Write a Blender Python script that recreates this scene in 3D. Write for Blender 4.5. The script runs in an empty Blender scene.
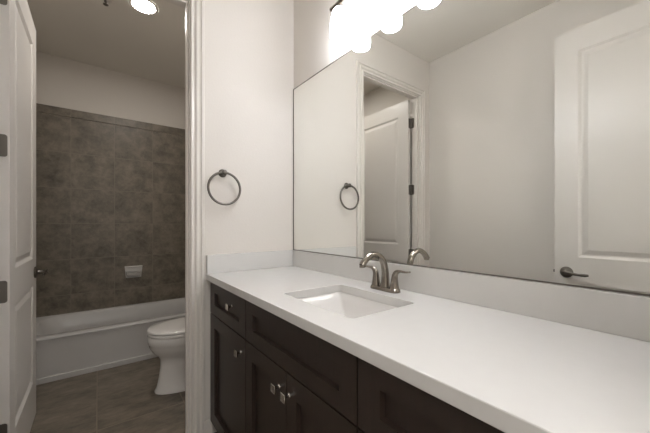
import bpy, bmesh, math, random
from math import sin, cos, pi, radians
from mathutils import Vector, Matrix

S = bpy.context.scene
COL = S.collection
random.seed(3)

# ------------------------------------------------------------------ camera, world, light, exposure
cam_d = bpy.data.cameras.new('camera')
cam_d.sensor_width = 36.0
cam_d.lens = 301.42 / 650 * 36.0
cam_d.shift_y = 7.9 / 650
cam_d.clip_start = 0.02
cam = bpy.data.objects.new('camera', cam_d)
cam.location = (-1.043, -1.7328, 1.1744)
cam.rotation_euler = (pi / 2, 0, -0.6455)
COL.objects.link(cam)
S.camera = cam

W = bpy.data.worlds.new('world')
S.world = W
W.use_nodes = True
W.node_tree.nodes['Background'].inputs[0].default_value = (1.0, 0.95, 0.9, 1)
W.node_tree.nodes['Background'].inputs[1].default_value = 0.25

S.view_settings.view_transform = 'Standard'
S.view_settings.look = 'None'
S.view_settings.gamma = 1.0
S.view_settings.use_curve_mapping = False
S.view_settings.exposure = 0.16
VANITY_LAMP = 24.0     # lit glass shades
BULB_LAMP = 45.0       # bulbs inside them
CAN_LAMP = 150.0       # lit lens of the recessed light
HALL_FILL = 18.0       # fill light added under the hall ceiling, behind the open door
LAMP_COL = (0.955, 0.98, 1.05)

hl = bpy.data.lights.new('hall_fill', 'AREA')  # unseen overhead fill, added to brighten the room through the doorway
hl.shape = 'DISK'; hl.size = 0.8; hl.energy = HALL_FILL; hl.color = (0.97, 0.98, 1.0)
hlo = bpy.data.objects.new('hall_fill', hl)
hlo.location = (-1.25, -2.5, 2.72)
COL.objects.link(hlo)
hw = bpy.data.lights.new('entry_fill', 'AREA')      # unseen fill panel added at the hall's end, shining through the open entry
hw.shape = 'RECTANGLE'; hw.size = 1.2; hw.size_y = 1.8; hw.energy = 8.0; hw.color = (0.96, 0.98, 1)
hwo = bpy.data.objects.new('entry_fill', hw)
hwo.location = (-.85, -3.36, 1.5); hwo.rotation_euler = (pi / 2, 0, 0)
COL.objects.link(hwo)

# ------------------------------------------------------------------ materials
def lin(c):
    return tuple(((v / 255) / 12.92 if v / 255 <= 0.04045 else (((v / 255) + 0.055) / 1.055) ** 2.4) for v in c) + (1,)

def mat(name, color, rough=0.5, metal=0.0, bump=0.0, bscale=100.0, vary=0.0, vscale=6.0, coat=0.0, stretch=None, spec=0.5):
    m = bpy.data.materials.new(name); m.use_nodes = True
    nt = m.node_tree; N = nt.nodes; L = nt.links
    b = N['Principled BSDF']
    col = lin(color)
    b.inputs['Base Color'].default_value = col
    b.inputs['Roughness'].default_value = rough
    b.inputs['Metallic'].default_value = metal
    b.inputs['Coat Weight'].default_value = coat
    b.inputs['Coat Roughness'].default_value = 0.1
    b.inputs['Specular IOR Level'].default_value = spec
    tc = N.new('ShaderNodeTexCoord')
    src = tc.outputs['Object']
    if stretch:
        mp = N.new('ShaderNodeMapping'); mp.inputs['Scale'].default_value = stretch
        L.new(src, mp.inputs[0]); src = mp.outputs[0]
    if vary:
        n = N.new('ShaderNodeTexNoise'); n.inputs['Scale'].default_value = vscale; n.inputs['Detail'].default_value = 5
        L.new(src, n.inputs['Vector'])
        mx = N.new('ShaderNodeMix'); mx.data_type = 'RGBA'
        mx.inputs[6].default_value = tuple(c * (1 - vary) for c in col[:3]) + (1,)
        mx.inputs[7].default_value = tuple(min(1, c * (1 + vary)) for c in col[:3]) + (1,)
        L.new(n.outputs['Fac'], mx.inputs[0]); L.new(mx.outputs[2], b.inputs['Base Color'])
    if bump:
        n2 = N.new('ShaderNodeTexNoise'); n2.inputs['Scale'].default_value = bscale; n2.inputs['Detail'].default_value = 3
        L.new(src, n2.inputs['Vector'])
        bp = N.new('ShaderNodeBump'); bp.inputs['Strength'].default_value = bump; bp.inputs['Distance'].default_value = 0.004
        L.new(n2.outputs['Fac'], bp.inputs['Height']); L.new(bp.outputs[0], b.inputs['Normal'])
    return m

def emit(name, color, strength):
    m = bpy.data.materials.new(name); m.use_nodes = True
    N = m.node_tree.nodes; b = N['Principled BSDF']
    b.inputs['Base Color'].default_value = (0.8, 0.8, 0.8, 1)
    b.inputs['Emission Color'].default_value = tuple(color) + (1,)
    b.inputs['Emission Strength'].default_value = strength
    b.inputs['Roughness'].default_value = 0.3
    return m

def tile_mat(name, c_lo, c_hi, c_grout, ax, a0, sa, bx, b0, sb, gw, rough, mscale, mstretch, tone=0.08):
    """stacked rectangular tiles: grid lines at a0 + k*sa along axis ax and b0 + k*sb along axis bx"""
    m = bpy.data.materials.new(name); m.use_nodes = True
    nt = m.node_tree; N = nt.nodes; L = nt.links
    b = N['Principled BSDF']; b.inputs['Roughness'].default_value = rough
    tc = N.new('ShaderNodeTexCoord'); sp = N.new('ShaderNodeSeparateXYZ'); L.new(tc.outputs['Object'], sp.inputs[0])
    def mth(op, x, y=None):
        n = N.new('ShaderNodeMath'); n.operation = op
        for i, v in enumerate((x, y)):
            if v is None: continue
            if isinstance(v, (int, float)): n.inputs[i].default_value = v
            else: L.new(v, n.inputs[i])
        return n.outputs[0]
    ids, ds = [], []
    for axn, o, s in ((ax, a0, sa), (bx, b0, sb)):
        t = mth('DIVIDE', mth('SUBTRACT', sp.outputs[axn], o), s)
        f = mth('FRACT', t); ids.append(mth('FLOOR', t))
        ds.append(mth('MULTIPLY', mth('MINIMUM', f, mth('SUBTRACT', 1.0, f)), s))
    d = mth('MINIMUM', ds[0], ds[1])
    mr = N.new('ShaderNodeMapRange'); L.new(d, mr.inputs[0])
    mr.inputs[1].default_value = gw * 0.35; mr.inputs[2].default_value = gw * 0.75
    cx = N.new('ShaderNodeCombineXYZ'); L.new(ids[0], cx.inputs[0]); L.new(ids[1], cx.inputs[1])
    wn = N.new('ShaderNodeTexWhiteNoise'); L.new(cx.outputs[0], wn.inputs['Vector'])
    mp = N.new('ShaderNodeMapping'); mp.inputs['Scale'].default_value = mstretch
    L.new(tc.outputs['Object'], mp.inputs[0])
    off = N.new('ShaderNodeVectorMath'); off.operation = 'MULTIPLY_ADD'
    L.new(wn.outputs['Color'], off.inputs[0]); off.inputs[1].default_value = (7, 7, 7); L.new(mp.outputs[0], off.inputs[2])
    n1 = N.new('ShaderNodeTexNoise'); n1.inputs['Scale'].default_value = mscale; n1.inputs['Detail'].default_value = 8
    n1.inputs['Roughness'].default_value = 0.72; n1.inputs['Distortion'].default_value = 0.15
    L.new(off.outputs[0], n1.inputs['Vector'])
    cr = N.new('ShaderNodeMapRange'); L.new(n1.outputs['Fac'], cr.inputs[0])
    cr.inputs[1].default_value = 0.3; cr.inputs[2].default_value = 0.7
    mx = N.new('ShaderNodeMix'); mx.data_type = 'RGBA'
    mx.inputs[6].default_value = lin(c_lo); mx.inputs[7].default_value = lin(c_hi)
    L.new(cr.outputs[0], mx.inputs[0])
    hs = N.new('ShaderNodeHueSaturation'); L.new(mx.outputs[2], hs.inputs['Color'])
    L.new(mth('ADD', mth('MULTIPLY', wn.outputs['Value'], tone * 2), 1 - tone), hs.inputs['Value'])
    m2 = N.new('ShaderNodeMix'); m2.data_type = 'RGBA'
    L.new(mr.outputs[0], m2.inputs[0]); m2.inputs[6].default_value = lin(c_grout); L.new(hs.outputs[0], m2.inputs[7])
    L.new(m2.outputs[2], b.inputs['Base Color'])
    bp = N.new('ShaderNodeBump'); bp.inputs['Strength'].default_value = 0.2; bp.inputs['Distance'].default_value = 0.003
    hh = mth('ADD', mr.outputs[0], mth('MULTIPLY', n1.outputs['Fac'], 0.35))
    L.new(hh, bp.inputs['Height']); L.new(bp.outputs[0], b.inputs['Normal'])
    return m

M = {}
M['wall'] = mat('wall_paint', (225, 219, 211), 0.75, bump=0.12, bscale=90)
M['ceiling'] = mat('ceiling_paint', (234, 229, 220), 0.85, bump=0.12, bscale=90)
M['trim'] = mat('white_trim_paint', (226, 220, 212), 0.32)
M['door'] = mat('white_door_paint', (216, 211, 204), 0.35)
M['quartz'] = mat('white_quartz', (218, 216, 212), 0.16, vary=0.02, vscale=30)
M['porcelain'] = mat('white_porcelain', (234, 231, 227), 0.12, coat=0.3)
M['acrylic'] = mat('white_tub_acrylic', (208, 206, 203), 0.22)
M['wood'] = mat('espresso_stained_wood', (51, 40, 34), 0.38, bump=0.06, bscale=40, vary=0.25, vscale=9, stretch=(6, 6, 0.5))
M['dark'] = mat('cabinet_inside_dark', (24, 19, 17), 0.6)
M['nickel'] = mat('brushed_nickel', (146, 139, 130), 0.2, metal=1.0)
M['nickel_dark'] = mat('satin_nickel_hinge', (112, 107, 100), 0.36, metal=1.0)
M['hinge'] = mat('satin_nickel_leaf', (128, 123, 116), 0.42, metal=1.0)
M['chrome'] = mat('polished_nickel', (215, 211, 205), 0.22, metal=1.0)
M['black_gap'] = mat('dark_rubber', (20, 19, 18), 0.6)
M['mirror'] = mat('mirror_silver', (247, 248, 245), 0.0, metal=1.0)
M['mirror_edge'] = mat('mirror_edge_grey', (110, 104, 96), 0.35, metal=0.6)
M['shade'] = emit('lit_frosted_glass', LAMP_COL, VANITY_LAMP)
M['bulb'] = emit('lit_bulb', LAMP_COL, BULB_LAMP)
M['lens'] = emit('lit_lamp_lens', (1.0, 0.95, 0.90), CAN_LAMP)
M['tile'] = tile_mat('grey_brown_wall_tile', (90, 83, 73), (150, 140, 125), (140, 131, 118), 0, -0.908, 0.3405, 2, 0.845, 0.336, 0.004, 0.4, 9.0, (1, 1, 1), 0.04)
M['tile_side'] = tile_mat('grey_brown_side_tile', (90, 83, 73), (150, 140, 125), (140, 131, 118), 1, 2.01, 0.3405, 2, 0.845, 0.336, 0.004, 0.4, 9.0, (1, 1, 1), 0.04)
M['floor'] = tile_mat('brown_floor_tile', (86, 78, 68), (142, 131, 116), (138, 126, 111), 0, -1.048, 0.46, 1, 0.42, 0.92, 0.005, 0.45, 8.0, (0.8, 1.7, 1), 0.04)

# ------------------------------------------------------------------ mesh helpers
def new(): return bmesh.new()

def box(bm, x0, x1, y0, y1, z0, z1, bev=0.0, seg=2):
    x0, x1 = min(x0, x1), max(x0, x1); y0, y1 = min(y0, y1), max(y0, y1); z0, z1 = min(z0, z1), max(z0, z1)
    vs = [bm.verts.new((x, y, z)) for z in (z0, z1) for x, y in ((x0, y0), (x1, y0), (x1, y1), (x0, y1))]
    fs = [bm.faces.new([vs[i] for i in q]) for q in ((3, 2, 1, 0), (4, 5, 6, 7), (0, 1, 5, 4), (1, 2, 6, 5), (2, 3, 7, 6), (3, 0, 4, 7))]
    if bev:
        es = {e for f in fs for e in f.edges}
        bmesh.ops.bevel(bm, geom=list(es), offset=bev, segments=seg, affect='EDGES', profile=0.5)

def loft(bm, rings, cap0=True, cap1=True, closed=True):
    R = [[bm.verts.new(p) for p in r] for r in rings]
    n = len(R[0])
    for a, b in zip(R, R[1:]):
        for i in range(n if closed else n - 1):
            j = (i + 1) % n
            try: bm.faces.new((a[i], a[j], b[j], b[i]))
            except ValueError: pass
    if cap0: bm.faces.new(list(reversed(R[0])))
    if cap1: bm.faces.new(R[-1])

def lathe(bm, prof, c, axis='z', seg=32, cap0=True, cap1=True, flip=1):
    c = Vector(c); rings = []
    for r, h in prof:
        ring = []
        for i in range(seg):
            a = 2 * pi * i / seg
            p = {'z': (r * cos(a), r * sin(a), h * flip), 'y': (r * cos(a), h * flip, r * sin(a)), 'x': (h * flip, r * cos(a), r * sin(a))}[axis]
            ring.append(c + Vector(p))
        rings.append(ring)
    loft(bm, rings, cap0, cap1)

def spline(pts, n):
    P = [Vector(p) for p in pts]; P = [2 * P[0] - P[1]] + P + [2 * P[-1] - P[-2]]
    out = []
    for i in range(1, len(P) - 2):
        for k in range(n):
            t = k / n
            out.append(0.5 * ((2 * P[i]) + (P[i + 1] - P[i - 1]) * t + (2 * P[i - 1] - 5 * P[i] + 4 * P[i + 1] - P[i + 2]) * t * t + (3 * P[i] - P[i - 1] - 3 * P[i + 1] + P[i + 2]) * t ** 3))
    out.append(P[-2]); return out

def tube(bm, pts, radii, seg=16, up=(1, 0, 0), smooth_n=6, closed=False):
    """radii: one (a, b) or r per control point; a is across, b along 'up'"""
    P = spline(pts, smooth_n) if smooth_n > 1 else [Vector(p) for p in pts]
    rr = [(r, r) if not isinstance(r, tuple) else r for r in radii]
    Rv = spline([(a, b, 0) for a, b in rr], smooth_n) if smooth_n > 1 else [Vector((a, b, 0)) for a, b in rr]
    rings = []
    for i, p in enumerate(P):
        t = (P[min(i + 1, len(P) - 1)] - P[max(i - 1, 0)]).normalized()
        u = Vector(up); u = (u - t * u.dot(t)).normalized(); w = t.cross(u)
        rings.append([p + w * (Rv[i].x * cos(2 * pi * k / seg)) + u * (Rv[i].y * sin(2 * pi * k / seg)) for k in range(seg)])
    loft(bm, rings)

def rrect(x0, x1, y0, y1, r, z, n=6):
    pts = []
    for cx, cy, a0 in ((x1 - r, y1 - r, 0), (x0 + r, y1 - r, pi / 2), (x0 + r, y0 + r, pi), (x1 - r, y0 + r, 3 * pi / 2)):
        for k in range(n + 1):
            a = a0 + pi / 2 * k / n
            pts.append((cx + r * cos(a), cy + r * sin(a), z))
    return pts

def plate(bm, fn, Wd, Hd, th, panels, prof, back=True):
    """flat leaf with recessed panels; fn(u, v, d) -> point, front at d = 0, back at d = -th"""
    us = sorted({0.0, Wd} | {p[0] for p in panels} | {p[2] for p in panels})
    vs = sorted({0.0, Hd} | {p[1] for p in panels} | {p[3] for p in panels})
    def is_panel(a, b, c, d):
        for p in panels:
            if abs(p[0] - a) < 1e-6 and abs(p[2] - b) < 1e-6 and abs(p[1] - c) < 1e-6 and abs(p[3] - d) < 1e-6: return True
        return False
    def quad(*pts): bm.faces.new([bm.verts.new(fn(*p)) for p in pts])
    for side in ((0, 1), (1, -1)) if back else ((0, 1),):
        s, sg = side
        def D(d): return d if s == 0 else -th - d
        for a, b in zip(us, us[1:]):
            for c, d in zip(vs, vs[1:]):
                if not is_panel(a, b, c, d):
                    quad((a, c, D(0)), (b, c, D(0)), (b, d, D(0)), (a, d, D(0)))
                else:
                    prev = (0, 0)
                    for off, dep in prof:
                        o0, d0 = prev
                        A = [(a + o0, c + o0), (b - o0, c + o0), (b - o0, d - o0), (a + o0, d - o0)]
                        B = [(a + off, c + off), (b - off, c + off), (b - off, d - off), (a + off, d - off)]
                        for i in range(4):
                            j = (i + 1) % 4
                            quad((*A[i], D(d0)), (*A[j], D(d0)), (*B[j], D(dep)), (*B[i], D(dep)))
                        prev = (off, dep)
                    o, dp = prev
                    quad((a + o, c + o, D(dp)), (b - o, c + o, D(dp)), (b - o, d - o, D(dp)), (a + o, d - o, D(dp)))
    if not back: quad((0, 0, -th), (Wd, 0, -th), (Wd, Hd, -th), (0, Hd, -th))
    P = [(0, 0), (Wd, 0), (Wd, Hd), (0, Hd)]
    for i in range(4):
        a, b = P[i], P[(i + 1) % 4]
        quad((*a, 0), (*b, 0), (*b, -th), (*a, -th))
    bmesh.ops.remove_doubles(bm, verts=bm.verts[:], dist=1e-5)
    # split long edges left as T junctions at the leaf border are harmless: all faces are flat

def wloc(o):
    v = Vector((0, 0, 0))
    while o: v = v + o.location; o = o.parent
    return v

def obj(name, bm, m, parent=None, smooth=0.0, label=None):
    bmesh.ops.recalc_face_normals(bm, faces=bm.faces[:])
    me = bpy.data.meshes.new(name)
    if parent is not None: bmesh.ops.translate(bm, verts=bm.verts[:], vec=-wloc(parent))
    bm.to_mesh(me); bm.free()
    me.materials.append(m)
    o = bpy.data.objects.new(name, me); COL.objects.link(o)
    if parent is not None: o.parent = parent
    if smooth:
        for p in me.polygons: p.use_smooth = True
        try: me.set_sharp_from_angle(angle=radians(smooth))
        except Exception: pass
    if label: o['label'] = label
    return o

def thing(name, label, cat, loc=(0, 0, 0), group=None, kind=None):
    o = bpy.data.objects.new(name, None); COL.objects.link(o); o.empty_display_size = 0.05
    o.location = loc; o['label'] = label; o['category'] = cat
    if group: o['group'] = group
    if kind: o['kind'] = kind
    return o

def tag(o, label, cat, group=None):
    o['label'] = label; o['category'] = cat
    if group: o['group'] = group
    return o

def struct(name, bm, m, label=None, cat=None, smooth=0.0, parent=None):
    o = obj(name, bm, m, parent, smooth)
    if parent is None: o['kind'] = 'structure'
    if label: o['label'] = label
    if cat: o['category'] = cat
    return o

# ------------------------------------------------------------------ room shell
XL, YF, YB, YH, ZC = -1.543, 2.018, -1.82, -3.4, 2.743
T = 0.078                                   # partition thickness
JL, JR, JH = -1.384, -0.652, 2.378          # opening to the tub room (jamb faces, head)
EL, ER = -1.335, -0.60                      # entry opening in the back wall

bm = new(); box(bm, XL - .1, .1, YH - .1, YF + .1, -.1, 0)
struct('floor', bm, M['floor'], 'grey-brown streaked floor tile in the tub room', 'floor')
bm = new(); box(bm, XL - .1, .1, YH - .1, YF + .1, ZC, ZC + .1)
struct('ceiling', bm, M['ceiling'], 'plain pale ceiling', 'ceiling')
bm = new(); box(bm, 0, .1, YH, YF, 0, ZC)
struct('wall_right', bm, M['wall'], 'beige wall that carries the wide mirror and the lights', 'wall')
bm = new(); box(bm, XL - .1, XL, YH, YF, 0, ZC)
struct('wall_left', bm, M['wall'], 'beige wall opposite the mirror', 'wall')
bm = new(); box(bm, XL - .1, .1, YF, YF + .1, 0, ZC)
struct('wall_far', bm, M['wall'], 'beige wall above the tile at the far side of the tub', 'wall')
bm = new(); box(bm, XL - .1, .1, YH - .1, YH, 0, ZC)
struct('wall_hall', bm, M['wall'])

def wall_with_opening(y0, y1, xl, xr, zh):
    bm = new()
    box(bm, XL, xl, y0, y1, 0, ZC); box(bm, xr, 0, y0, y1, 0, ZC); box(bm, xl, xr, y0, y1, zh, ZC)
    return bm
JT = 0.018
struct('wall_middle', wall_with_opening(0, T, JL - JT, JR + JT, JH + JT), M['wall'], 'pale wall with the towel ring beside the tub room doorway', 'wall')
struct('wall_back', wall_with_opening(YB - T, YB, EL - JT, ER + JT, JH + JT), M['wall'])

def casing(bm, xl, xr, zh, y, sgn):
    """moulded door casing on the wall face at y, standing out along sgn"""
    prof = [(.006, 0), (.006, .012), (.009, .015), (.013, .0145), (.015, .008), (.026, .007), (.030, .013), (.036, .0165), (.041, .0165), (.044, .011), (.056, .0115), (.060, .018), (.072, .018), (.075, .014), (.075, 0)]
    rings = []
    for k in range(4):
        ring = []
        for w, t in prof:
            yy = y + sgn * t
            ring.append([(xr + w, yy, 0), (xr + w, yy, zh + w), (xl - w, yy, zh + w), (xl - w, yy, 0)][k])
        rings.append(ring)
    loft(bm, rings)
bm = new(); casing(bm, JL, JR, JH, 0, -1); struct('trim_1', bm, M['trim'], 'white moulded casing around the tub room doorway', 'door casing')
bm = new(); casing(bm, JL, JR, JH, T, 1); struct('trim_2', bm, M['trim'])
bm = new(); casing(bm, EL, ER, JH, YB - T, -1); struct('trim_3', bm, M['trim'])
def jamb(bm, xl, xr, zh, y0, y1, s0, s1):
    box(bm, xr, xr + JT, y0, y1, 0, zh + JT); box(bm, xl - JT, xl, y0, y1, 0, zh + JT); box(bm, xl, xr, y0, y1, zh, zh + JT)
    box(bm, xr - .011, xr, s0, s1, 0, zh, .002); box(bm, xl, xl + .011, s0, s1, 0, zh, .002); box(bm, xl + .011, xr - .011, s0, s1, zh - .011, zh, .002)
bm = new(); jamb(bm, JL, JR, JH, 0, T, .014, .040); struct('trim_4', bm, M['trim'], 'white jamb lining of the tub room doorway', 'door jamb')
bm = new(); jamb(bm, EL, ER, JH, YB - T, YB, YB - .077, YB - .04); struct('trim_5', bm, M['trim'])

def base(name, x0, x1, y0, y1, lab=None):
    bm = new(); box(bm, x0, x1, y0, y1, 0, .095, .003); struct(name, bm, M['trim'], lab, 'baseboard' if lab else None)
base('baseboard_left', XL, XL + .013, YB, -.02)
base('baseboard_right', JR + .078, -.012, T, T + .013)
base('baseboard_middle', JR + .0755, -.528, -.013, 0, 'short white baseboard between the door casing and the vanity')

# tile around the tub, with a bullnose row on top
TZ0, TZ1 = .300, 2.270
bm = new(); box(bm, XL, 0, YF - .008, YF, TZ0, 2.189); box(bm, XL, 0, YF - .010, YF, 2.1905, TZ1, .004)
struct('trim_6', bm, M['tile'], 'grey-brown square wall tile behind the bathtub', 'wall tile')
for nm, xa, xb in (('trim_7', XL, XL + .008), ('trim_8', -.008, 0)):
    bm = new(); box(bm, xa, xb, 1.27, YF - .0105, TZ0, 2.189); box(bm, xa, xb, 1.27, YF - .0105, 2.1905, TZ1, .002)
    struct(nm, bm, M['tile_side'])

# ------------------------------------------------------------------ doors
DOOR_PROF = [(.004, -.003), (.014, -.011), (.022, -.011), (.046, -.003)]
def make_door(name, label, fn, Wd, Hd, handle_v, hinges, hand):
    d = thing(name, label, 'door', (0, 0, 0), None, 'structure')
    p = fn(0, 0, 0); d.location = p
    bm = new()
    plate(bm, fn, Wd, Hd, .035, [(.118, .232, Wd - .118, .800), (.118, .962, Wd - .118, Hd - .135)], DOOR_PROF)
    obj('panel', bm, M['door'], d)
    for s in (1, -1):
        bm = new()
        def q(u, v, dd): return fn(u, v, dd if s == 1 else -.035 - dd)
        hu = Wd - .062
        def ring(r, dd): return [q(hu + r * cos(2 * pi * k / 28), handle_v + r * sin(2 * pi * k / 28), dd) for k in range(28)]
        loft(bm, [ring(r, dd) for r, dd in ((.033, 0), (.034, .005), (.031, .009), (.016, .012), (.0125, .016), (.0115, .040), (.014, .046), (.014, .056), (.010, .060))])
        tube(bm, [q(hu + .006, handle_v + .002, .051), q(hu - .02, handle_v + .003, .053), q(hu - .06, handle_v - .003, .054), q(hu - .095, handle_v - .004, .052), q(hu - .115, handle_v - .002, .049)],
             [(.008, .011), (.007, .010), (.0055, .008), (.006, .009), (.004, .006)], 14, (0, 0, 1))
        obj('lever_handle', bm, M['nickel_dark'], d, 40)
    bm = new()                                                   # latch face on the free edge
    def bx(u0, u1, v0, v1, d0, d1):
        vs = [bm.verts.new(fn(u, v, dd)) for dd in (d0, d1) for u, v in ((u0, v0), (u1, v0), (u1, v1), (u0, v1))]
        for qd in ((3, 2, 1, 0), (4, 5, 6, 7), (0, 1, 5, 4), (1, 2, 6, 5), (2, 3, 7, 6), (3, 0, 4, 7)): bm.faces.new([vs[i] for i in qd])
    bx(Wd - .001, Wd + .0015, handle_v - .028, handle_v + .028, -.030, -.005)
    bx(Wd, Wd + .010, handle_v - .008, handle_v + .008, -.024, -.011)
    obj('latch', bm, M['nickel_dark'], d)
    for hv in hinges:
        bm = new()
        # leaf on the door edge (rounded corners), knuckle, leaf on the jamb
        def leafpts(a0, a1, dd_axis):
            r = .010; out = []
            for cx, cz, an in ((a1 - r, hv + .047 - r, 0), (a0, hv + .047, None), (a0, hv - .047, None), (a1 - r, hv - .047 + r, -pi / 2)):
                if an is None: out.append((cx, cz))
                else: out += [(cx + r * cos(an + pi / 2 * k / 5), cz + r * sin(an + pi / 2 * k / 5)) for k in range(6)]
            return out
        lathe(bm, [(.0045, -.050), (.0065, -.047), (.0065, .047), (.0045, .050)], fn(-.004, hv, -.0385), 'z', 14)
        h = obj('hinge', bm, M['hinge'], d, 40)
        L1 = leafpts(-.036, -.006, 0); L2 = leafpts(0, .032, 1)
        bm = new(); loft(bm, [[fn(-.002, z, a) for a, z in L1], [fn(.0008, z, a) for a, z in L1]]); obj('leaf', bm, M['hinge'], h)
        bm = new(); loft(bm, [[fn(-.008 - a, z, -.0370) for a, z in L2], [fn(-.008 - a, z, -.0405) for a, z in L2]]); obj('leaf', bm, M['hinge'], h)
    return d

HZ = [.275, .878, 1.495, 2.135]
# tub room door: swung 90 degrees into the tub room, face to +X
make_door('door_1', 'white two-panel door open into the tub room, hinges and lever showing', lambda u, v, d: Vector((-1.3435 + d - .007 * u, .097 + u, .012 + v)), .735, 2.358, .874, HZ, 1)
# entry door: swung 90 degrees in front of the left wall, face to +X
make_door('door_2', 'white two-panel door standing open opposite the mirror, seen as a reflection', lambda u, v, d: Vector((-1.300 + d, YB + .008 + u, .012 + v)), .735, 2.358, .866, HZ, 1)

# ------------------------------------------------------------------ vanity cabinets
FX, CT = -.545, .867          # faces of the fronts, underside of the worktop
SHK = [(.0012, -.0160)]
def front(name, parent, y0, y1, z0, z1, rail, stile):
    """shaker front between y0 > y1, face to -X"""
    bm = new()
    w = y0 - y1
    plate(bm, lambda u, v, d: Vector((FX - d, y0 - u, z0 + v)), w, z1 - z0, .0185, [(stile, rail, w - stile, z1 - z0 - rail)], SHK, back=False)
    return obj(name, bm, M['wood'], parent)

def knob(parent, y, z, FX=FX):
    bm = new()
    lathe(bm, [(.0085, 0), (.0085, .003), (.0055, .006), (.005, .014), (.007, .019)], (FX, y, z), 'x', 20, flip=-1)
    rs = [(.008, -.018), (.0145, -.0235), (.0150, -.0265), (.0125, -.0285), (.006, -.0275)]
    rings = []
    for h, x in rs:
        rings.append([Vector((FX + x, y + a, z + b)) for a, b in [(p[0], p[1]) for p in rrect(-h, h, -h, h, h * .18, 0, 3)]])
    loft(bm, rings)
    return obj('knob', bm, M['chrome'], parent, 35)

def carcass(label, y0, y1, loc_y):
    c = thing('vanity_cabinet', label, 'cabinet', (-.28, loc_y, 0))
    bm = new(); x0, x1, t = FX + .020, -.004, .018
    box(bm, x0 + .019, x1, y0, y0 - t, .085, CT - .001); box(bm, x0 + .019, x1, y1, y1 + t, .085, CT - .001)
    box(bm, x0 + .019, x1, y0 - t, y1 + t, .085, .103); box(bm, x1 - .008, x1, y0 - t, y1 + t, .103, CT - .001)
    box(bm, x0, x0 + .019, y0, y0 - .038, .085, CT - .001); box(bm, x0, x0 + .019, y1, y1 + .038, .085, CT - .001)
    for za, zb in ((.085, .125), (.665, .705), (.835, CT - .001)):
        box(bm, x0, x0 + .019, y0 - .038, y1 + .038, za, zb)
    obj('body', bm, M['wood'], c)
    bm = new(); box(bm, x0 + .070, x0 + .085, y0, y1, 0, .085); obj('toe_kick', bm, M['dark'], c)
    return c

ZD0, ZD1, ZU0, ZU1 = .088, .6835, .689, .861
c = carcass('dark espresso cabinet with one drawer over one door, next to the door casing', -.002, -.5135, -.26)
d = front('drawer', c, -.016, -.5120, ZU0, ZU1, .053, .072); knob(d, -.312, .782, FX + .016)
d = front('door', c, -.016, -.5120, ZD0, ZD1, .067, .070); knob(d, -.467, .619)
c = carcass('dark espresso sink cabinet with wide blank front over two doors, below the faucet', -.5145, -1.1995, -.857)
front('false_drawer_front', c, -.5165, -1.1975, ZU0, ZU1, .053, .066)
d = front('door', c, -.5165, -.8550, ZD0, ZD1, .067, .062); knob(d, -.814, .619)
d = front('door', c, -.8590, -1.1975, ZD0, ZD1, .067, .062); knob(d, -.881, .619)
c = carcass('dark espresso cabinet beyond the sink cabinet, at the near end of the vanity', -1.2005, -1.815, -1.51)
d = front('drawer', c, -1.2030, -1.800, ZU0, ZU1, .053, .070); knob(d, -1.5, .782, FX + .016)
d = front('door', c, -1.2030, -1.800, ZD0, ZD1, .067, .070); knob(d, -1.240, .619)

# ------------------------------------------------------------------ worktop, splashes, sink, faucet
SX0, SX1, SY0, SY1 = -.455, -.158, -1.082, -.671
def slab_with_hole(outer, inner, z0, z1):
    bm = new()
    for z in (z0, z1):
        es = []
        for loop in (outer, inner):
            vs = [bm.verts.new((x, y, z)) for x, y in loop]
            es += [bm.edges.new((vs[i], vs[(i + 1) % len(vs)])) for i in range(len(vs))]
        bmesh.ops.triangle_fill(bm, edges=es, use_beauty=True)
    for loop in (outer, inner):
        for i in range(len(loop)):
            a, b = loop[i], loop[(i + 1) % len(loop)]
            bm.faces.new([bm.verts.new(p) for p in ((*a, z0), (*b, z0), (*b, z1), (*a, z1))])
    bmesh.ops.remove_doubles(bm, verts=bm.verts[:], dist=1e-5)
    return bm
outer = [(-.565, -.001), (-.001, -.001), (-.001, YB + .001), (-.565, YB + .001)]
inner = [(p[0], p[1]) for p in rrect(SX0, SX1, SY0, SY1, .014, 0, 5)]
bm = slab_with_hole(outer, inner, CT, .9005)
o = obj('countertop', bm, M['quartz'])
bv = o.modifiers.new('edge', 'BEVEL'); bv.width = .0025; bv.segments = 2; bv.limit_method = 'ANGLE'; bv.angle_limit = radians(60)
tag(o, 'long white quartz countertop with a rectangular sink cutout', 'countertop')
bm = new(); box(bm, -.020, -.001, YB + .001, -.0205, .9008, 1.004, .0015)
tag(obj('backsplash', bm, M['quartz']), 'low white backsplash strip running below the mirror', 'backsplash')
bm = new(); box(bm, -.563, -.001, -.0200, -.001, .9008, 1.004, .0015)
tag(obj('backsplash', bm, M['quartz']), 'short white side splash below the towel ring', 'backsplash')

sk = thing('sink', 'white rectangular undermount sink set into the countertop', 'sink', ((SX0 + SX1) / 2, (SY0 + SY1) / 2, .73))
bm = new()
def sr(i, z, r, e=0): return rrect(SX0 + i, SX1 - i, SY0 + i + e, SY1 - i - e, max(r, .004), z, 6)
rings = [sr(-.020, CT - .013, .03), sr(-.020, CT - .0006, .03), sr(-.004, CT - .0006, .016), sr(.000, CT - .004, .013), sr(.003, CT - .040, .013, .010), sr(.008, CT - .085, .014, .027), sr(.016, CT - .120, .018, .046), sr(.030, CT - .137, .025, .060), sr(.060, CT - .145, .03, .075), sr(.11, CT - .150, .03, .08)]
loft(bm, rings, False, True)
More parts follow.
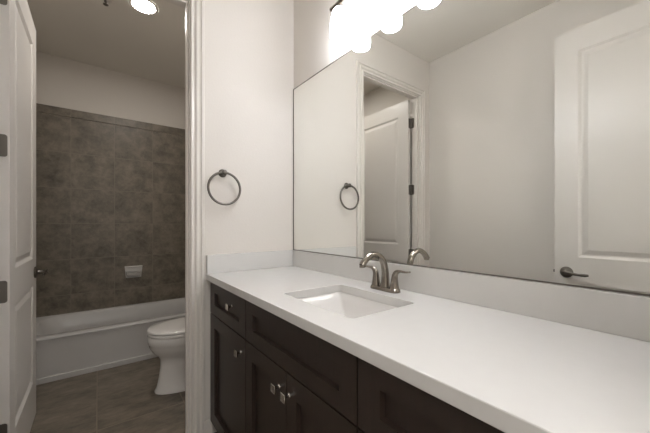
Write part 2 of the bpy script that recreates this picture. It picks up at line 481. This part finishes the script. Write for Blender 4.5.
# outside of the bowl
rings = [sr(-.020, CT - .013, .03), sr(-.012, CT - .015, .03), sr(-.010, CT - .06, .03), sr(.002, CT - .130, .04, .02), sr(.04, CT - .162, .05, .03)]
loft(bm, rings, False, True)
bmesh.ops.remove_doubles(bm, verts=bm.verts[:], dist=1e-5)
obj('basin', bm, M['porcelain'], sk, 50)
bm = new(); lathe(bm, [(.031, 0), (.031, .002), (.026, .0035), (.020, .001), (.018, .003), (.004, .0035)], ((SX0 + SX1) / 2, (SY0 + SY1) / 2, CT - .1505), 'z', 28)
obj('drain', bm, M['nickel'], sk, 40)

FXc, FY, FZ = -.087, -.879, .9008
fc = thing('faucet', 'brushed nickel arched faucet with two levers behind the sink', 'faucet', (FXc, FY, FZ))
bm = new()
def stad(hx, hy, z): return rrect(FXc - hx, FXc + hx, FY - hy, FY + hy, hx - .0005, z, 8)
loft(bm, [stad(.0245, .074, FZ), stad(.0245, .074, FZ + .006), stad(.0220, .072, FZ + .012), stad(.018, .068, FZ + .015)])
obj('base_plate', bm, M['nickel'], fc, 40)
bm = new()
tube(bm, [(FXc, FY, FZ + .012), (FXc + .002, FY, FZ + .038), (FXc + .001, FY, FZ + .078), (FXc - .011, FY, FZ + .118), (FXc - .038, FY, FZ + .145), (FXc - .072, FY, FZ + .152), (FXc - .101, FY, FZ + .141), (FXc - .122, FY, FZ + .124), (FXc - .130, FY, FZ + .112)],
     [.0215, .017, .0150, .0140, .0130, .0125, .0125, .0130, .0140], 20, (0, 1, 0), 6)
lathe(bm, [(.0115, 0), (.0115, .010), (.009, .012)], (FXc - .130, FY, FZ + .105), 'z', 18)
obj('spout', bm, M['nickel'], fc, 50)
for s in (-1, 1):
    y = FY + s * .050
    bm = new()
    tube(bm, [(FXc, y, FZ + .012), (FXc, y, FZ + .022), (FXc, y + s * .001, FZ + .048), (FXc, y + s * .003, FZ + .068), (FXc, y + s * .013, FZ + .082), (FXc, y + s * .030, FZ + .087), (FXc, y + s * .055, FZ + .087), (FXc, y + s * .076, FZ + .090)],
         [.0205, .018, .0140, .0120, (.0095, .0105), (.0055, .0090), (.0042, .0080), (.0030, .0055)], 18, (1, 0, 0), 6)
    obj('lever_handle', bm, M['nickel'], fc, 50)

# ------------------------------------------------------------------ mirror
mr = thing('wall_mirror', 'wide frameless wall mirror above the backsplash', 'mirror', (0, -.9, 1.006))
bm = new(); box(bm, -.0055, -.0005, YB + .004, -.010, 1.0095, 2.068)
obj('mirror_glass', bm, M['mirror'], mr)
bm = new()
box(bm, -.0075, -.0005, YB + .004, -.004, 1.0050, 1.0095); box(bm, -.0075, -.0005, YB + .004, -.004, 2.068, 2.0715); box(bm, -.0075, -.0005, -.010, -.004, 1.0095, 2.068)
obj('edge_trim', bm, M['mirror_edge'], mr)

# ------------------------------------------------------------------ vanity light
LX, LZ = -.079, 2.285
LYS = [-.575, -.780, -.985, -1.190]
vl = thing('vanity_light', 'nickel bar light with lit white glass shades above the mirror', 'wall light', (0, sum(LYS) / 4, LZ))
bm = new(); box(bm, -.018, -.0005, -1.06, -.705, LZ - .055, LZ + .055, .006, 3); obj('back_plate', bm, M['nickel'], vl, 40)
bm = new()
lathe(bm, [(.004, 0), (.010, .004), (.0115, .010), (.009, .016), (.009, .750), (.0115, .756), (.010, .762), (.004, .766)], (LX, sum(LYS) / 4 - .383, LZ), 'y', 18)
obj('bar', bm, M['nickel'], vl, 40)
for y in (-.80, -.965):
    bm = new(); lathe(bm, [(.011, 0), (.007, .008), (.007, .078)], (-.012, y, LZ), 'x', 14, flip=-1); obj('arm', bm, M['nickel'], vl, 40)
for y in LYS:
    bm = new(); lathe(bm, [(.006, 0), (.008, -.012), (.018, -.020), (.026, -.030), (.028, -.042)], (LX, y, LZ - .004), 'z', 24); obj('shade_holder', bm, M['nickel'], vl, 40)
    bm = new()
    lathe(bm, [(.0245, -.034), (.031, -.044), (.0385, -.062), (.0435, -.084), (.0465, -.108), (.0485, -.132), (.0495, -.155), (.0485, -.168), (.0460, -.1745), (.0440, -.172),
               (.0465, -.155), (.0455, -.132), (.0435, -.108), (.0405, -.084), (.0355, -.062), (.028, -.046), (.020, -.040)], (LX, y, LZ), 'z', 36)
    obj('lamp_shade', bm, M['shade'], vl, 60)
    bm = new()
    lathe(bm, [(.012, -.041), (.012, -.066), (.016, -.078), (.026, -.102), (.030, -.122), (.028, -.142), (.020, -.156), (.008, -.1625), (.001, -.1635)], (LX, y, LZ), 'z', 24)
    obj('bulb', bm, M['bulb'], vl, 60)

# ------------------------------------------------------------------ towel ring
tr = thing('towel_ring', 'brushed nickel towel ring on the pale wall beside the doorway', 'towel ring', (-.466, 0, 1.468))
TX, TZ = -.474, 1.4665
bm = new(); lathe(bm, [(.023, 0), (.0235, .004), (.020, .009), (.012, .013), (.010, .030), (.0145, .035), (.015, .043), (.010, .048), (.003, .049)], (TX, -.0005, TZ), 'y', 28, flip=-1)
obj('mount', bm, M['nickel_dark'], tr, 40)
bm = new()
R, n = .0895, 64
rings = [[Vector((TX + (R + .0066 * cos(b)) * sin(a), -.036 + .0066 * sin(b) - .004 * (1 - cos(a)), TZ - R + (R + .0066 * cos(b)) * cos(a))) for b in [2 * pi * k / 14 for k in range(14)]] for a in [2 * pi * i / n for i in range(n)]]
V = [[bm.verts.new(p) for p in r] for r in rings]
for i in range(n):
    for k in range(14):
        bm.faces.new((V[i][k], V[i][(k + 1) % 14], V[(i + 1) % n][(k + 1) % 14], V[(i + 1) % n][k]))
obj('ring', bm, M['nickel_dark'], tr, 80)

# ------------------------------------------------------------------ bathtub
TY0, TY1, TX0, TX1, RZ = 1.291, YF - .009, XL + .009, -.009, .334
tb = thing('bathtub', 'white alcove bathtub with a flat apron below grey-brown tile', 'bathtub', ((TX0 + TX1) / 2, (TY0 + TY1) / 2, 0))
bm = new()
def tr_(a, b, c, d, r, z): return rrect(a, b, c, d, r, z, 6)
outer_rings = [tr_(TX0, TX1, TY0 + .010, TY1, .004, .26), tr_(TX0, TX1, TY0 + .010, TY1, .004, RZ - .022), tr_(TX0, TX1, TY0, TY1, .006, RZ - .016), tr_(TX0, TX1, TY0, TY1, .008, RZ - .005), tr_(TX0 + .003, TX1 - .003, TY0 + .005, TY1 - .001, .010, RZ),
               tr_(TX0 + .085, TX1 - .075, TY0 + .080, TY1 - .055, .14, RZ), tr_(TX0 + .095, TX1 - .085, TY0 + .090, TY1 - .065, .14, RZ - .010),
               tr_(TX0 + .125, TX1 - .100, TY0 + .110, TY1 - .085, .13, RZ - .12), tr_(TX0 + .20, TX1 - .125, TY0 + .130, TY1 - .105, .12, .075), tr_(TX0 + .26, TX1 - .165, TY0 + .17, TY1 - .145, .10, .055)]
loft(bm, outer_rings, False, True)
obj('basin', bm, M['acrylic'], tb, 50)
bm = new(); box(bm, TX0, TX1, TY0 + .0095, TY0 + .028, .0, RZ - .018); box(bm, TX0, TX1, TY0 - .002, TY0 + .0095, 0, .042, .003)
obj('apron', bm, M['acrylic'], tb)
bm = new(); lathe(bm, [(.034, 0), (.034, .003), (.028, .006), (.010, .0065)], (TX1 - .30, (TY0 + TY1) / 2, .056), 'z', 24); obj('drain', bm, M['nickel'], tb, 40)

bm = new()                                  # ceramic soap dish on the tile
def sd(x0, x1, y, z0, z1, tp): return [(x0, y, z1), (x1, y, z1), (x1 - tp, y, z0), (x0 + tp, y, z0)]
yw = YF - .0085
sdx0, sdx1, sz0, sz1 = -.823, -.665, .620, .735
dish = thing('soap_dish', 'white ceramic soap dish fixed to the tile above the tub', 'soap dish', ((sdx0 + sdx1) / 2, yw, sz0))
loft(bm, [sd(sdx0, sdx1, yw, sz0 - .004, sz1 + .004, .010), sd(sdx0, sdx1, yw - .010, sz0, sz1, .012), sd(sdx0 + .003, sdx1 - .003, yw - .013, sz0 + .004, sz1 - .004, .014)], True, False)
obj('back_plate', bm, M['porcelain'], dish)
bm = new()
rings = []
for t, z, e in ((0, sz0 + .012, .030), (.3, sz0 + .016, .020), (.7, sz0 + .036, .012), (1, sz0 + .062, .010)):
    dpt = .012 + .062 * t ** .6
    rings.append([(sdx0 + e, yw - .010, z), (sdx1 - e, yw - .010, z), (sdx1 - e - .004, yw - dpt * .8, z), (sdx1 - e - .018, yw - dpt, z), (sdx0 + e + .018, yw - dpt, z), (sdx0 + e + .004, yw - dpt * .8, z)])
inn = [[(x * .9 + (sdx0 + sdx1) / 2 * .1, yw - .010 - (yw - .010 - y) * .86, z) for x, y, z in rings[-1]], [(x * .86 + (sdx0 + sdx1) / 2 * .14, yw - .010 - (yw - .010 - y) * .8, z - .025) for x, y, z in rings[-1]]]
loft(bm, rings + inn, True, True)
obj('tray', bm, M['porcelain'], dish, 40)

# ------------------------------------------------------------------ toilet (faces -X, tank on the right wall)
CY = .662
tl = thing('toilet', 'white toilet with closed lid in front of the bathtub', 'toilet', (-.38, CY, 0))
def egg(xf, xb, hw, z, n=40, e=2.2, ratio=.55):
    xc = xf + (xb - xf) * ratio; out = []
    for k in range(n):
        a = 2 * pi * k / n; ca, sa = cos(a), sin(a)
        px = math.copysign(abs(ca) ** (2 / e), ca); py = math.copysign(abs(sa) ** (2 / e), sa)
        out.append((xc + px * ((xb - xc) if ca > 0 else (xc - xf)), CY + py * hw, z))
    return out
bm = new()
loft(bm, [egg(-.728, -.07, .118, 0), egg(-.728, -.07, .118, .012), egg(-.716, -.075, .108, .030), egg(-.702, -.08, .100, .10), egg(-.692, -.08, .100, .18), egg(-.694, -.09, .105, .225),
          egg(-.712, -.10, .125, .255), egg(-.742, -.11, .155, .285), egg(-.760, -.12, .172, .320), egg(-.766, -.13, .180, .345), egg(-.769, -.13, .183, .348), egg(-.772, -.14, .185, .392), egg(-.768, -.14, .181, .400),
          egg(-.70, -.24, .120, .400), egg(-.68, -.28, .100, .33)])
obj('bowl', bm, M['porcelain'], tl, 50)
bm = new()
loft(bm, [egg(-.768, -.275, .180, .404), egg(-.772, -.270, .184, .408), egg(-.772, -.270, .184, .420), egg(-.768, -.275, .180, .424)])
obj('seat', bm, M['porcelain'], tl, 50)
bm = new()
loft(bm, [egg(-.752, -.262, .166, .4320), egg(-.773, -.258, .186, .4335), egg(-.773, -.258, .186, .440), egg(-.764, -.262, .178, .4465), egg(-.70, -.30, .130, .451), egg(-.60, -.40, .06, .453)])
obj('lid', bm, M['porcelain'], tl, 60)
bm = new()
box(bm, -.268, -.235, CY - .095, CY + .095, .400, .438, .006)
obj('hinge', bm, M['porcelain'], tl, 40)
bm = new()
loft(bm, [rrect(-.195, -.006, CY - .185, CY + .185, .03, .385), rrect(-.200, -.005, CY - .195, CY + .195, .03, .42), rrect(-.212, -.004, CY - .215, CY + .215, .03, .715)])
obj('tank', bm, M['porcelain'], tl, 50)
bm = new()
loft(bm, [rrect(-.222, -.003, CY - .225, CY + .225, .03, .716), rrect(-.222, -.003, CY - .225, CY + .225, .03, .738), rrect(-.214, -.006, CY - .217, CY + .217, .03, .750)])
obj('tank_lid', bm, M['porcelain'], tl, 50)
bm = new(); lathe(bm, [(.012, 0), (.012, .006), (.006, .008), (.006, .018)], (-.2085, CY + .15, .665), 'x', 14, flip=-1)
tube(bm, [(-.224, CY + .155, .665), (-.226, CY + .12, .664), (-.226, CY + .08, .660)], [.006, .006, .005], 10, (0, 0, 1), 3)
obj('flush_lever', bm, M['chrome'], tl, 40)

# ------------------------------------------------------------------ ceiling fittings of the tub room
rl = thing('recessed_light', 'round lit recessed ceiling light in the tub room', 'ceiling light', (-.780, .775, ZC))
bm = new(); lathe(bm, [(.092, -.0003), (.092, -.004), (.086, -.008), (.074, -.007), (.070, -.003)], rl.location, 'z', 40, False, False); obj('trim_ring', bm, M['trim'], rl, 60)
bm = new(); lathe(bm, [(.074, -.0015), (.072, -.0045), (.02, -.0050)], rl.location, 'z', 40, True, True); obj('lens', bm, M['lens'], rl, 60)
sp = thing('fire_sprinkler', 'small dark sprinkler head on the tub room ceiling', 'sprinkler', (-1.0, .86, ZC))
bm = new(); lathe(bm, [(.040, -.0003), (.040, -.003), (.030, -.007), (.012, -.009)], sp.location, 'z', 28, False, True); obj('escutcheon', bm, M['trim'], sp, 40)
bm = new(); lathe(bm, [(.009, -.008), (.009, -.022), (.005, -.026), (.005, -.036), (.016, -.037), (.016, -.040)], sp.location, 'z', 18); obj('head', bm, M['nickel_dark'], sp, 40)
